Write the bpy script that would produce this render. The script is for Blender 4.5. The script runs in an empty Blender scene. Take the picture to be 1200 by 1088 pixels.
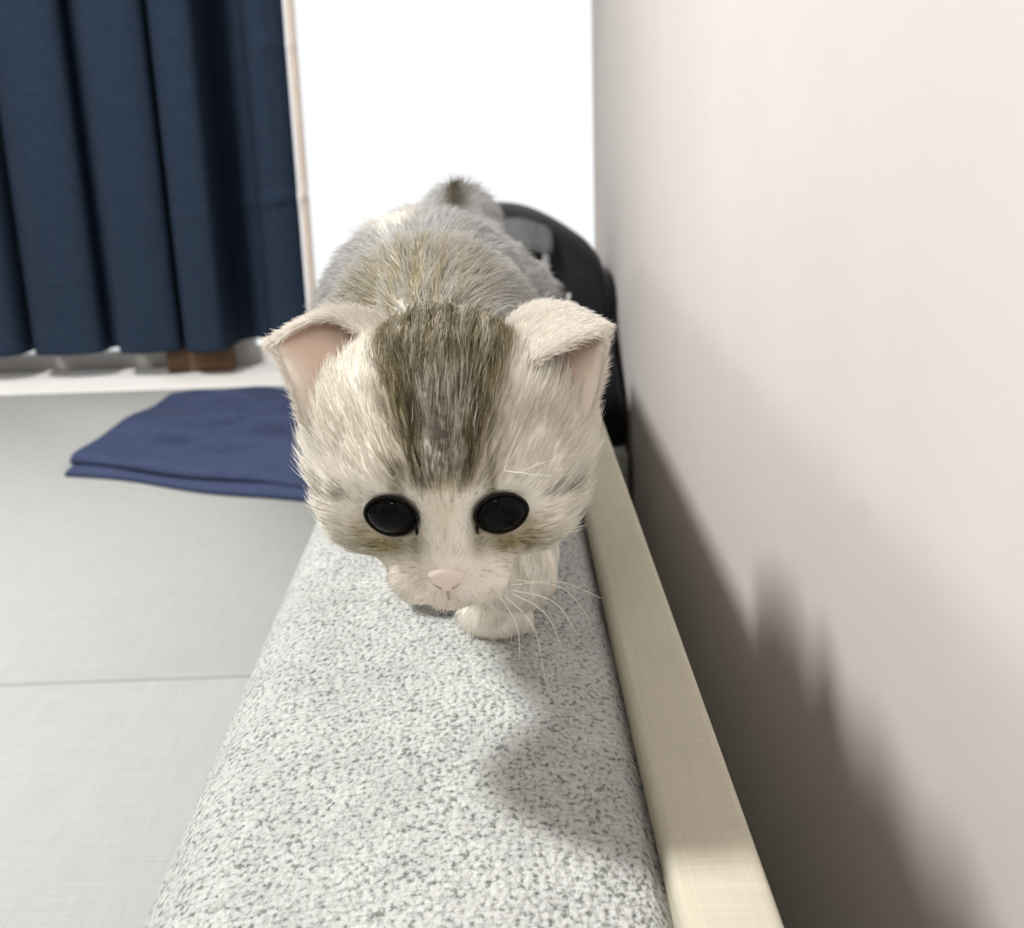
import bpy, bmesh, math, random
import numpy as np
from mathutils import Vector, Matrix

random.seed(4)
rng = np.random.default_rng(4)
sc = bpy.context.scene
C = sc.collection

# ------------------------------------------------------------------ camera
FPX, CX, CY = 1414.0, 600.0, 544.0
def _axes():
    Y = np.array([577 - CX, CY - 132, -FPX]); Y /= np.linalg.norm(Y)
    Z = -np.array([762 - CX, CY - 5400, -FPX]); Z -= Y * Y.dot(Z); Z /= np.linalg.norm(Z)
    X = np.cross(Y, Z)
    return np.array([X, Y, Z])          # world axes as rows, in camera coordinates
RW = _axes()
cam_d = bpy.data.cameras.new('camera')
cam = bpy.data.objects.new('camera', cam_d); C.objects.link(cam)
cam_d.sensor_fit = 'HORIZONTAL'; cam_d.sensor_width = 36.0
cam_d.lens = FPX / 1200.0 * 36.0
cam_d.clip_start = 0.01
m4 = Matrix.Identity(4)
for i in range(3):
    for j in range(3):
        m4[i][j] = RW[i, j]
cam.matrix_world = m4
cam_d.dof.use_dof = True
cam_d.dof.focus_distance = 0.36
cam_d.dof.aperture_fstop = 20
sc.camera = cam
def P(px, py, d):                       # photo pixel + distance along the lens axis -> world point
    return RW @ np.array([(px - CX) / FPX * d, -(py - CY) / FPX * d, -d])

# ------------------------------------------------------------------ light and exposure
sc.view_settings.view_transform = 'Standard'
sc.view_settings.look = 'None'
sc.view_settings.gamma = 1.0
sc.view_settings.use_curve_mapping = False
sc.view_settings.exposure = 0.0
w = bpy.data.worlds.new('overcast'); sc.world = w
w.use_nodes = True
w.node_tree.nodes['Background'].inputs[0].default_value = (0.97, 0.985, 1.0, 1)
w.node_tree.nodes['Background'].inputs[1].default_value = 1.06
KEY_POS, KEY_W, KEY_R = (-0.89, 0.76, 1.17), 48.0, 0.13
FILL_POS, FILL_W, FILL_R = (-1.40, -1.55, 1.22), 60.0, 0.012  # added unseen lamp, throws the cabinet's edge onto the right wall
FACE_POS, FACE_W, FACE_R = (-0.35, -1.50, 1.22), 7.0, 0.12  # added unseen lamp to brighten the kitten's face
sc.cycles.max_bounces = 8
sc.cycles.transparent_max_bounces = 12
sc.cycles.caustics_reflective = False
sc.cycles.caustics_refractive = False

def area(name, loc, r, watts, color, parent=None):
    l = bpy.data.lights.new(name, 'AREA'); l.shape = 'DISK'; l.size = 2 * r
    l.energy = watts; l.color = color
    o = bpy.data.objects.new(name, l); C.objects.link(o); o.location = loc
    if parent: o.parent = parent
    return o

# ------------------------------------------------------------------ materials
def mat(name, color, rough=0.8, spec=0.3, sheen=0.0):
    m = bpy.data.materials.new(name); m.use_nodes = True
    b = m.node_tree.nodes['Principled BSDF']
    b.inputs['Base Color'].default_value = (*color, 1)
    b.inputs['Roughness'].default_value = rough
    b.inputs['Specular IOR Level'].default_value = spec
    if sheen:
        b.inputs['Sheen Weight'].default_value = sheen
    return m
def nodes(m): return m.node_tree.nodes, m.node_tree.links, m.node_tree.nodes['Principled BSDF']

def noisy(name, c0, c1, scale, rough=0.85, bump=0.0, dist=0.001, detail=3, spec=0.2, stretch=None):
    m = mat(name, c0, rough, spec); N, L, B = nodes(m)
    tc = N.new('ShaderNodeTexCoord'); mp = N.new('ShaderNodeMapping')
    if stretch: mp.inputs['Scale'].default_value = stretch
    nz = N.new('ShaderNodeTexNoise'); nz.inputs['Scale'].default_value = scale; nz.inputs['Detail'].default_value = detail
    cr = N.new('ShaderNodeValToRGB')
    cr.color_ramp.elements[0].position = 0.3; cr.color_ramp.elements[1].position = 0.7
    cr.color_ramp.elements[0].color = (*c0, 1); cr.color_ramp.elements[1].color = (*c1, 1)
    L.new(tc.outputs['Object'], mp.inputs[0]); L.new(mp.outputs[0], nz.inputs['Vector'])
    L.new(nz.outputs['Fac'], cr.inputs[0]); L.new(cr.outputs[0], B.inputs['Base Color'])
    if bump:
        bp = N.new('ShaderNodeBump'); bp.inputs['Strength'].default_value = bump; bp.inputs['Distance'].default_value = dist
        L.new(nz.outputs['Fac'], bp.inputs['Height']); L.new(bp.outputs[0], B.inputs['Normal'])
    return m

def woven_knit(name):
    """nubbly grey boucle: rows of loops with light and dark yarn"""
    m = mat(name, (0.55, 0.57, 0.55), 0.9, 0.15); N, L, B = nodes(m)
    tc = N.new('ShaderNodeTexCoord')
    vo = N.new('ShaderNodeTexVoronoi'); vo.inputs['Scale'].default_value = 430
    mp = N.new('ShaderNodeMapping'); mp.inputs['Scale'].default_value = (1.0, 0.72, 1.0)
    L.new(tc.outputs['Object'], mp.inputs[0]); L.new(mp.outputs[0], vo.inputs['Vector'])
    nz = N.new('ShaderNodeTexNoise'); nz.inputs['Scale'].default_value = 620; nz.inputs['Detail'].default_value = 2
    L.new(mp.outputs[0], nz.inputs['Vector'])
    nb = N.new('ShaderNodeTexNoise'); nb.inputs['Scale'].default_value = 60; nb.inputs['Detail'].default_value = 2
    L.new(mp.outputs[0], nb.inputs['Vector'])
    wv = N.new('ShaderNodeTexWave'); wv.bands_direction = 'Y'; wv.inputs['Scale'].default_value = 110
    wv.inputs['Distortion'].default_value = 2.5; wv.inputs['Detail'].default_value = 1; wv.inputs['Detail Scale'].default_value = 4
    L.new(tc.outputs['Object'], wv.inputs['Vector'])
    mr = N.new('ShaderNodeMapRange'); mr.inputs[1].default_value = 0.32; mr.inputs[2].default_value = 0.60
    L.new(nz.outputs['Fac'], mr.inputs[0])
    cr = N.new('ShaderNodeValToRGB'); e = cr.color_ramp.elements
    e[0].position = 0.0; e[0].color = (0.20, 0.215, 0.20, 1)
    e[1].position = 1.0; e[1].color = (0.56, 0.58, 0.57, 1)
    x = e.new(0.42); x.color = (0.46, 0.48, 0.47, 1)
    L.new(mr.outputs[0], cr.inputs[0])
    mx = N.new('ShaderNodeMix'); mx.data_type = 'RGBA'; mx.blend_type = 'MULTIPLY'; mx.inputs[0].default_value = 0.35
    L.new(cr.outputs[0], mx.inputs[6])
    cr2 = N.new('ShaderNodeValToRGB'); cr2.color_ramp.elements[0].position = 0.3; cr2.color_ramp.elements[1].position = 0.65
    cr2.color_ramp.elements[0].color = (0.6, 0.6, 0.6, 1)
    L.new(nb.outputs['Fac'], cr2.inputs[0]); L.new(cr2.outputs[0], mx.inputs[7])
    L.new(mx.outputs[2], B.inputs['Base Color'])
    ad = N.new('ShaderNodeMath'); ad.operation = 'MULTIPLY_ADD'; ad.inputs[1].default_value = 0.35
    L.new(wv.outputs['Fac'], ad.inputs[0]); L.new(vo.outputs['Distance'], ad.inputs[2])
    inv = N.new('ShaderNodeMath'); inv.operation = 'SUBTRACT'; L.new(nz.outputs['Fac'], inv.inputs[0]); L.new(ad.outputs[0], inv.inputs[1])
    bp = N.new('ShaderNodeBump'); bp.inputs['Strength'].default_value = 0.75; bp.inputs['Distance'].default_value = 0.0016
    L.new(inv.outputs[0], bp.inputs['Height']); L.new(bp.outputs[0], B.inputs['Normal'])
    return m

def linen(name, c0, c1, s=1.0, bump=0.25):
    m = mat(name, c0, 0.9, 0.15); N, L, B = nodes(m)
    tc = N.new('ShaderNodeTexCoord')
    def nzs(sx, sy, sz, scale):
        mp = N.new('ShaderNodeMapping'); mp.inputs['Scale'].default_value = (sx, sy, sz)
        n = N.new('ShaderNodeTexNoise'); n.inputs['Scale'].default_value = scale * s; n.inputs['Detail'].default_value = 2
        L.new(tc.outputs['Object'], mp.inputs[0]); L.new(mp.outputs[0], n.inputs['Vector']); return n
    a = nzs(0.03, 1, 0.3, 900); b = nzs(1, 0.03, 0.3, 900)
    ad = N.new('ShaderNodeMath'); ad.operation = 'ADD'; L.new(a.outputs['Fac'], ad.inputs[0]); L.new(b.outputs['Fac'], ad.inputs[1])
    mr = N.new('ShaderNodeMapRange'); mr.inputs[1].default_value = 0.7; mr.inputs[2].default_value = 1.3; L.new(ad.outputs[0], mr.inputs[0])
    mx = N.new('ShaderNodeMix'); mx.data_type = 'RGBA'; mx.inputs[6].default_value = (*c0, 1); mx.inputs[7].default_value = (*c1, 1)
    L.new(mr.outputs[0], mx.inputs[0]); L.new(mx.outputs[2], B.inputs['Base Color'])
    bp = N.new('ShaderNodeBump'); bp.inputs['Strength'].default_value = bump; bp.inputs['Distance'].default_value = 0.0006
    L.new(ad.outputs[0], bp.inputs['Height']); L.new(bp.outputs[0], B.inputs['Normal'])
    return m

def glass_mat():
    m = bpy.data.materials.new('window_glass'); m.use_nodes = True
    N, L = m.node_tree.nodes, m.node_tree.links
    N.clear()
    o = N.new('ShaderNodeOutputMaterial'); mx = N.new('ShaderNodeMixShader'); t = N.new('ShaderNodeBsdfTransparent'); g = N.new('ShaderNodeBsdfGlossy')
    g.inputs['Roughness'].default_value = 0.02
    f = N.new('ShaderNodeFresnel'); f.inputs[0].default_value = 1.3
    L.new(f.outputs[0], mx.inputs[0]); L.new(t.outputs[0], mx.inputs[1]); L.new(g.outputs[0], mx.inputs[2]); L.new(mx.outputs[0], o.inputs[0])
    return m

def emit(name, col, s):
    m = bpy.data.materials.new(name); m.use_nodes = True
    b = m.node_tree.nodes['Principled BSDF']
    b.inputs['Base Color'].default_value = (*col, 1); b.inputs['Emission Color'].default_value = (*col, 1); b.inputs['Emission Strength'].default_value = s
    return m

def fur_mat(name, attr='col', hair=False):
    m = bpy.data.materials.new(name); m.use_nodes = True
    N, L = m.node_tree.nodes, m.node_tree.links
    B = N['Principled BSDF']
    at = N.new('ShaderNodeAttribute'); at.attribute_name = attr
    if hair:
        N.remove(B)
        o = [n for n in N if n.type == 'OUTPUT_MATERIAL'][0]
        d = N.new('ShaderNodeBsdfDiffuse'); t = N.new('ShaderNodeBsdfTranslucent'); mx = N.new('ShaderNodeMixShader'); mx.inputs[0].default_value = 0.35
        L.new(at.outputs['Color'], d.inputs[0]); L.new(at.outputs['Color'], t.inputs[0])
        L.new(d.outputs[0], mx.inputs[1]); L.new(t.outputs[0], mx.inputs[2]); L.new(mx.outputs[0], o.inputs[0])
    else:
        L.new(at.outputs['Color'], B.inputs['Base Color'])
        B.inputs['Roughness'].default_value = 0.85; B.inputs['Specular IOR Level'].default_value = 0.1
    return m

M = dict(
    wall=noisy('wall_paint', (0.62, 0.592, 0.58), (0.645, 0.617, 0.605), 6, 0.9, 0.04, 0.001),
    wall2=noisy('taupe_wall_paint', (0.34, 0.31, 0.29), (0.37, 0.34, 0.32), 6, 0.9),
    white=noisy('white_paint', (0.80, 0.79, 0.77), (0.84, 0.83, 0.81), 12, 0.6),
    ceiling=mat('ceiling_paint', (0.62, 0.61, 0.59), 0.9),
    floor=noisy('floor_wood', (0.30, 0.21, 0.13), (0.38, 0.28, 0.18), 8, 0.5, stretch=(8, 0.6, 1)),
    wood=noisy('brown_wood', (0.10, 0.06, 0.035), (0.15, 0.09, 0.05), 14, 0.5, stretch=(0.5, 9, 9)),
    knit=woven_knit('grey_woven_fabric'),
    band=linen('beige_band_fabric', (0.50, 0.475, 0.385), (0.56, 0.53, 0.435), 1.0, 0.2),
    seat=linen('grey_linen', (0.36, 0.375, 0.365), (0.42, 0.435, 0.425), 0.8, 0.3),
    navy=linen('navy_curtain_cloth', (0.014, 0.025, 0.048), (0.022, 0.036, 0.062), 0.5, 0.2),
    navy2=linen('navy_folded_cloth', (0.040, 0.055, 0.112), (0.052, 0.068, 0.132), 0.5, 0.3),
    cream=linen('cream_lining', (0.72, 0.63, 0.55), (0.78, 0.69, 0.61), 0.6, 0.1),
    black=noisy('black_nylon', (0.006, 0.007, 0.010), (0.012, 0.013, 0.017), 200, 0.6, 0.2, 0.0006),
    blackgrey=noisy('dark_grey_nylon', (0.20, 0.21, 0.22), (0.26, 0.27, 0.28), 160, 0.7, 0.2, 0.0006),
    metal=mat('dull_metal', (0.5, 0.5, 0.5), 0.4),
    glass=glass_mat(),
    lamp=emit('lamp_diffuser', (1.0, 0.95, 0.88), 3.0),
    eye=mat('black_eye', (0.002, 0.002, 0.003), 0.10, 0.10),
    iris=mat('dark_grey_iris', (0.016, 0.018, 0.020), 0.15, 0.2),
    lid=mat('dark_eyelid', (0.012, 0.009, 0.006), 0.6, 0.15),
    nose=noisy('pink_nose', (0.82, 0.70, 0.64), (0.85, 0.74, 0.68), 900, 0.45, 0.2, 0.0003),
    mouth=mat('dull_pink_lip', (0.50, 0.37, 0.31), 0.6),
    whisker=mat('white_whisker', (0.88, 0.86, 0.78), 0.4),
    skin=fur_mat('kitten_coat_base'),
    hair=fur_mat('kitten_fur', 'col', True),
)

# ------------------------------------------------------------------ helpers
def obj(name, bm, m, parent=None, smooth=False):
    me = bpy.data.meshes.new(name)
    bmesh.ops.recalc_face_normals(bm, faces=bm.faces)
    bm.to_mesh(me); bm.free()
    o = bpy.data.objects.new(name, me); C.objects.link(o)
    me.materials.append(m)
    if smooth:
        for p in me.polygons: p.use_smooth = True
    if parent: o.parent = parent
    return o
def empty(name, loc=(0, 0, 0)):
    o = bpy.data.objects.new(name, None); C.objects.link(o); o.location = loc
    o.empty_display_size = 0.05
    return o
def tag(o, label=None, cat=None, group=None, kind=None):
    if label: o['label'] = label
    if cat: o['category'] = cat
    if group: o['group'] = group
    if kind: o['kind'] = kind
    return o
def child(o, root):
    o.parent = root
    o.matrix_parent_inverse = Matrix.Translation(root.location).inverted()
    return o
def box(bm, x0, x1, y0, y1, z0, z1, bev=0.0, seg=3):
    r = bmesh.ops.create_cube(bm, size=1)
    vs = r['verts']
    for v in vs:
        v.co = Vector(((x0 + x1) / 2 + v.co.x * (x1 - x0), (y0 + y1) / 2 + v.co.y * (y1 - y0), (z0 + z1) / 2 + v.co.z * (z1 - z0)))
    if bev:
        es = list({e for v in vs for e in v.link_edges})
        bmesh.ops.bevel(bm, geom=es, offset=bev, segments=seg, profile=0.5, affect='EDGES')
def boxo(name, dims, m, parent=None, bev=0.0, seg=3):
    bm = bmesh.new(); box(bm, *dims, bev, seg)
    o = obj(name, bm, m, None, bev > 0)
    if parent: child(o, parent)
    return o
def sweep(pts, ys, cap=True):
    """closed XZ outline swept along Y"""
    bm = bmesh.new(); rows = []
    for y in ys:
        rows.append([bm.verts.new((x, y, z)) for x, z in pts])
    n = len(pts)
    for a, b in zip(rows, rows[1:]):
        for i in range(n):
            bm.faces.new((a[i], a[(i + 1) % n], b[(i + 1) % n], b[i]))
    if cap:
        bm.faces.new(rows[0]); bm.faces.new(rows[-1])
    return bm
def tube(bm, pts, r0, r1=None, sides=6):
    pts = [Vector(p) for p in pts]; n = len(pts); r1 = r0 if r1 is None else r1
    rows = []
    for i, p in enumerate(pts):
        t = (pts[min(i + 1, n - 1)] - pts[max(i - 1, 0)]).normalized()
        a = t.orthogonal().normalized() if i == 0 else (a - t * a.dot(t)).normalized()
        b = t.cross(a); r = r0 + (r1 - r0) * i / (n - 1)
        rows.append([bm.verts.new(p + (a * math.cos(2 * math.pi * k / sides) + b * math.sin(2 * math.pi * k / sides)) * r) for k in range(sides)])
    for A, B in zip(rows, rows[1:]):
        for k in range(sides):
            bm.faces.new((A[k], A[(k + 1) % sides], B[(k + 1) % sides], B[k]))
    bm.faces.new(rows[0]); bm.faces.new(rows[-1])
def structure(o): o['kind'] = 'structure'; return o

# ------------------------------------------------------------------ the room
WX = 0.165                      # face of the right wall
FZ, CZ = -1.10, 1.30            # floor and ceiling
structure(boxo('floor', (-2.8, 0.42, -2.4, 2.4, FZ - 0.05, FZ), M['floor']))
structure(boxo('ceiling', (-2.8, 0.42, -2.4, 2.4, CZ, CZ + 0.05), M['ceiling']))
structure(boxo('wall_right', (WX, 0.42, -2.4, 2.06, FZ, CZ), M['wall']))
structure(boxo('wall_left', (-2.85, -2.8, -2.4, 2.4, FZ, CZ), M['wall2']))
structure(boxo('wall_front', (-2.8, WX, -2.45, -2.4, FZ, CZ), M['wall2']))
bm = bmesh.new()
box(bm, -2.8, -1.30, 2.16, 2.30, FZ, CZ)
box(bm, -1.30, 0.42, 2.16, 2.30, FZ, -0.42)
box(bm, -1.30, 0.42, 2.16, 2.30, 1.18, CZ)
box(bm, 0.36, 0.42, 2.06, 2.30, FZ, CZ)
structure(obj('wall_back', bm, M['white']))
structure(boxo('trim_1', (-1.32, 0.164, 1.965, 2.16, -0.46, -0.421), M['white'], None, 0.004)); bpy.data.objects['trim_1']['label'] = 'deep white sill below the window'
structure(boxo('brown_strip', (-0.585, -0.468, 2.085, 2.115, -0.4205, -0.375), M['wood'], None, 0.006)); bpy.data.objects['brown_strip']['label'] = 'short brown strip under the curtain hem'  # brown strip filling part of the gap below the hem
win = empty('window_1', (-0.5, 2.2, -0.42)); structure(win)
bm = bmesh.new()
box(bm, -1.30, -1.25, 2.17, 2.22, -0.42, 1.18)
box(bm, 0.31, 0.36, 2.17, 2.22, -0.42, 1.18)
box(bm, -1.25, 0.31, 2.17, 2.22, 1.13, 1.18)
box(bm, -1.25, 0.31, 2.17, 2.22, -0.42, -0.40)
box(bm, -0.50, -0.45, 2.17, 2.22, -0.40, 1.13)
child(obj('window_frame', bm, M['white']), win)
child(boxo('pane', (-1.25, -0.50, 2.19, 2.196, -0.40, 1.13), M['glass']), win)
child(boxo('pane', (-0.45, 0.31, 2.19, 2.196, -0.40, 1.13), M['glass']), win)
pl = bpy.data.lights.new('window_portal', 'AREA'); pl.shape = 'RECTANGLE'; pl.size = 1.66; pl.size_y = 1.6
pl.cycles.is_portal = True
po = bpy.data.objects.new('window_portal', pl); C.objects.link(po); po.location = (-0.47, 2.26, 0.38); po.rotation_euler = (-math.pi / 2, 0, 0)

def ceiling_lamp(loc, rl, watts, color, label):
    r = max(rl, 0.06)
    root = empty('ceiling_light', (loc[0], loc[1], CZ)); tag(root, label, 'lamp')
    bm = bmesh.new(); bmesh.ops.create_cone(bm, cap_ends=True, segments=40, radius1=r * 1.1, radius2=r * 1.15, depth=0.05,
                                            matrix=Matrix.Translation((loc[0], loc[1], CZ - 0.025)))
    child(obj('lamp_housing', bm, M['white'], None), root)
    bm = bmesh.new(); bmesh.ops.create_cone(bm, cap_ends=True, segments=40, radius1=r, radius2=r, depth=0.02,
                                            matrix=Matrix.Translation((loc[0], loc[1], CZ - 0.058)))
    child(obj('diffuser', bm, M['lamp'], None), root)
    child(area('lamp_light', (loc[0], loc[1], CZ - 0.07), rl, watts, color), root)
ceiling_lamp(KEY_POS, KEY_R, KEY_W, (1.0, 0.98, 0.95), 'round white ceiling lamp near the window')
ceiling_lamp(FACE_POS, FACE_R, FACE_W, (1.0, 0.97, 0.93), 'added round lamp brightening the kitten from behind the camera')
ceiling_lamp(FILL_POS, FILL_R, FILL_W, (1.0, 0.96, 0.91), 'added small lamp beyond the shadow-casting cabinet')

# cabinet added out of view to cast a shadow edge on the wall
cab = empty('blocker_cabinet', (-1.05, -0.95, FZ)); tag(cab, 'added out-of-view cabinet that shades the wall', 'cabinet')
child(boxo('blocker_body', (-1.25, -0.85, -1.45, -0.50, FZ + 0.06, 0.738), M['white'], None, 0.004), cab)
child(boxo('plinth', (-1.22, -0.88, -1.42, -0.53, FZ, FZ + 0.06), M['wood']), cab)
for k in range(2):
    d = child(boxo('door', (-0.85, -0.832, -1.445 + k * 0.475, -0.98 + k * 0.475, FZ + 0.07, 0.67), M['white'], None, 0.003), cab)
    h = boxo('handle', (-0.832, -0.815, -1.03 + k * 0.12, -1.02 + k * 0.12, -0.25, -0.05), M['metal'], None, 0.002); child(h, cab); 
    h.parent = d; h.matrix_parent_inverse = Matrix.Identity(4)

# ------------------------------------------------------------------ sofa
ST = -0.19                      # top of the back
sofa = empty('sofa', (-0.45, 0.5, FZ)); tag(sofa, 'grey woven sofa with a low flat-topped back running along the wall', 'sofa')
def back_profile():
    r = 0.036; pts = []
    xl, xr = -0.108, 0.0385
    pts.append((xr, -0.62)); pts.append((xr, ST - 0.008)); pts.append((xr - 0.006, ST - 0.0025))
    for k in range(1, 10):
        t = k / 10; x = (xr - 0.006) + (xl + r - xr + 0.006) * t
        pts.append((x, ST - 0.0025 + 0.005 * math.sin(math.pi * t)))
    for k in range(0, 13):
        a = math.pi / 2 * k / 12
        pts.append((xl + r - r * math.sin(a), ST - r - 0.0025 + r * math.cos(a)))
    pts.append((xl - 0.004, -0.32)); pts.append((xl - 0.002, -0.62))
    return pts
Y0, Y1 = -0.40, 1.44
o = obj('backrest', sweep(back_profile(), list(np.linspace(Y0, Y1, 40))), M['knit'], None, True); child(o, sofa)
bm = bmesh.new(); box(bm, 0.0385, 0.0635, Y0, Y1, -0.62, ST + 0.002, 0.0035, 3)
tag(child(obj('back_band', bm, M['band'], None, True), sofa), 'flat beige fabric band along the rear edge of the back')
child(boxo('seat_base', (-0.86, 0.10, Y0, 1.95, -0.80, -0.545), M['seat'], None, 0.01), sofa)
child(boxo('backrest_foot', (-0.10, 0.06, Y0, Y1 - 0.002, -0.80, -0.60), M['seat'], None, 0.004), sofa)
for x in (-0.80, 0.05):
    for y in (-0.34, 1.88):
        bm = bmesh.new(); bmesh.ops.create_cone(bm, cap_ends=True, segments=16, radius1=0.018, radius2=0.026, depth=0.30, matrix=Matrix.Translation((x, y, -0.95)))
        child(obj('leg', bm, M['wood']), sofa)
def prism(poly, z0, z1, bev, m, name):
    bm = bmesh.new()
    b = [bm.verts.new((x, y, z0)) for x, y in poly]; t = [bm.verts.new((x, y, z1)) for x, y in poly]
    n = len(poly)
    bm.faces.new(b); bm.faces.new(t)
    for i in range(n): bm.faces.new((b[i], b[(i + 1) % n], t[(i + 1) % n], t[i]))
    bmesh.ops.bevel(bm, geom=[e for e in bm.edges], offset=bev, segments=4, profile=0.5, affect='EDGES')
    return obj(name, bm, m, None, True)
SZ = -0.42
o = prism([(-0.86, -0.40), (-0.116, -0.40), (-0.116, 0.8715), (-0.86, 0.8715)], -0.545, SZ, 0.006, M['seat'], 'seat_cushion')
tag(o, 'flat grey linen seat cushion in front of the thin seam', 'cushion', 'flat seat cushions')
o = prism([(-0.86, 0.8735), (-0.116, 0.8735), (-0.116, 1.47), (0.158, 1.47), (0.158, 1.955), (-0.86, 1.955)], -0.545, SZ, 0.006, M['seat'], 'seat_cushion')
tag(o, 'flat grey linen seat cushion with the folded navy cloth on it', 'cushion', 'flat seat cushions')

# ------------------------------------------------------------------ curtain
cur = empty('curtain', (-0.8, 2.06, 1.2)); tag(cur, 'dark navy pleated curtain hanging beside the bright window', 'curtain')
cp = [(-0.330, 2.075), (-0.345, 2.062), (-0.375, 2.055), (-0.396, 2.075), (-0.406, 2.130), (-0.435, 2.152), (-0.458, 2.130), (-0.464, 2.060), (-0.472, 2.030), (-0.495, 2.022), (-0.520, 2.026),
      (-0.538, 2.042), (-0.546, 2.085), (-0.554, 2.045), (-0.60, 2.030), (-0.650, 2.040), (-0.664, 2.095), (-0.680, 2.090), (-0.69, 2.045), (-0.75, 2.032),
      (-0.80, 2.050), (-0.815, 2.11), (-0.83, 2.045), (-0.88, 2.03), (-0.94, 2.045), (-0.955, 2.10), (-0.975, 2.045), (-1.04, 2.03), (-1.10, 2.05), (-1.12, 2.10), (-1.14, 2.045),
      (-1.20, 2.03), (-1.27, 2.05), (-1.32, 2.06)]
cp = np.array(cp)
tt = np.linspace(0, len(cp) - 1, 6 * (len(cp) - 1) + 1)
def catmull(c, t):
    out = []
    for q in t:
        i = min(int(q), len(c) - 2); u = q - i
        p0, p1, p2, p3 = c[max(i - 1, 0)], c[i], c[i + 1], c[min(i + 2, len(c) - 1)]
        out.append(0.5 * (2 * p1 + (p2 - p0) * u + (2 * p0 - 5 * p1 + 4 * p2 - p3) * u * u + (3 * p1 - p0 - 3 * p2 + p3) * u ** 3))
    return np.array(out)
prof = catmull(cp, tt)
zs = np.linspace(-0.375, 1.20, 190)
def sheet(name, prof, zs, thick, m, yfun):
    bm = bmesh.new(); F = []; Bk = []
    for z in zs:
        F.append([bm.verts.new((x, y + yfun(x, z), z + hem(x) if z == zs[0] else z)) for x, y in prof])
        Bk.append([bm.verts.new((x, y + thick + yfun(x, z), z + hem(x) if z == zs[0] else z)) for x, y in prof])
    n = len(prof)
    for g in (F, Bk):
        for a, b in zip(g, g[1:]):
            for i in range(n - 1): bm.faces.new((a[i], a[i + 1], b[i + 1], b[i]))
    for i in range(n - 1):
        bm.faces.new((F[0][i], F[0][i + 1], Bk[0][i + 1], Bk[0][i])); bm.faces.new((F[-1][i], F[-1][i + 1], Bk[-1][i + 1], Bk[-1][i]))
    for j in range(len(zs) - 1):
        for k in (0, n - 1): bm.faces.new((F[j][k], F[j + 1][k], Bk[j + 1][k], Bk[j][k]))
    return obj(name, bm, m, None, True)
def hem(x): return 0.024 if x > -0.36 else 0.0
def yf(x, z):
    d = 0.010 * math.sin(z * 2.1 + x * 5)
    for zc, a, x0 in ((-0.125, 0.0045, -0.45), (0.115, 0.0035, -0.45), (-0.13, 0.0025, -0.60), (0.35, 0.004, -2), (0.62, 0.004, -2)):
        if x > x0: d -= a * math.exp(-((z - zc - 0.12 * (x + 0.36)) / 0.006) ** 2)
    return d
child(sheet('curtain_cloth', prof, zs, 0.003, M['navy'], yf), cur)
lp = np.array([(-0.327, 2.082), (-0.322, 2.085), (-0.318, 2.087), (-0.314, 2.090)])
tag(child(sheet('lining_edge', lp, zs[3:], 0.002, M['cream'], yf), cur), 'cream lining showing along the curtain edge')
bm = bmesh.new(); tube(bm, [(-1.40, 2.08, 1.215), (0.16, 2.08, 1.215)], 0.012, sides=14)
child(obj('curtain_rail', bm, M['white']), cur)

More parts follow.
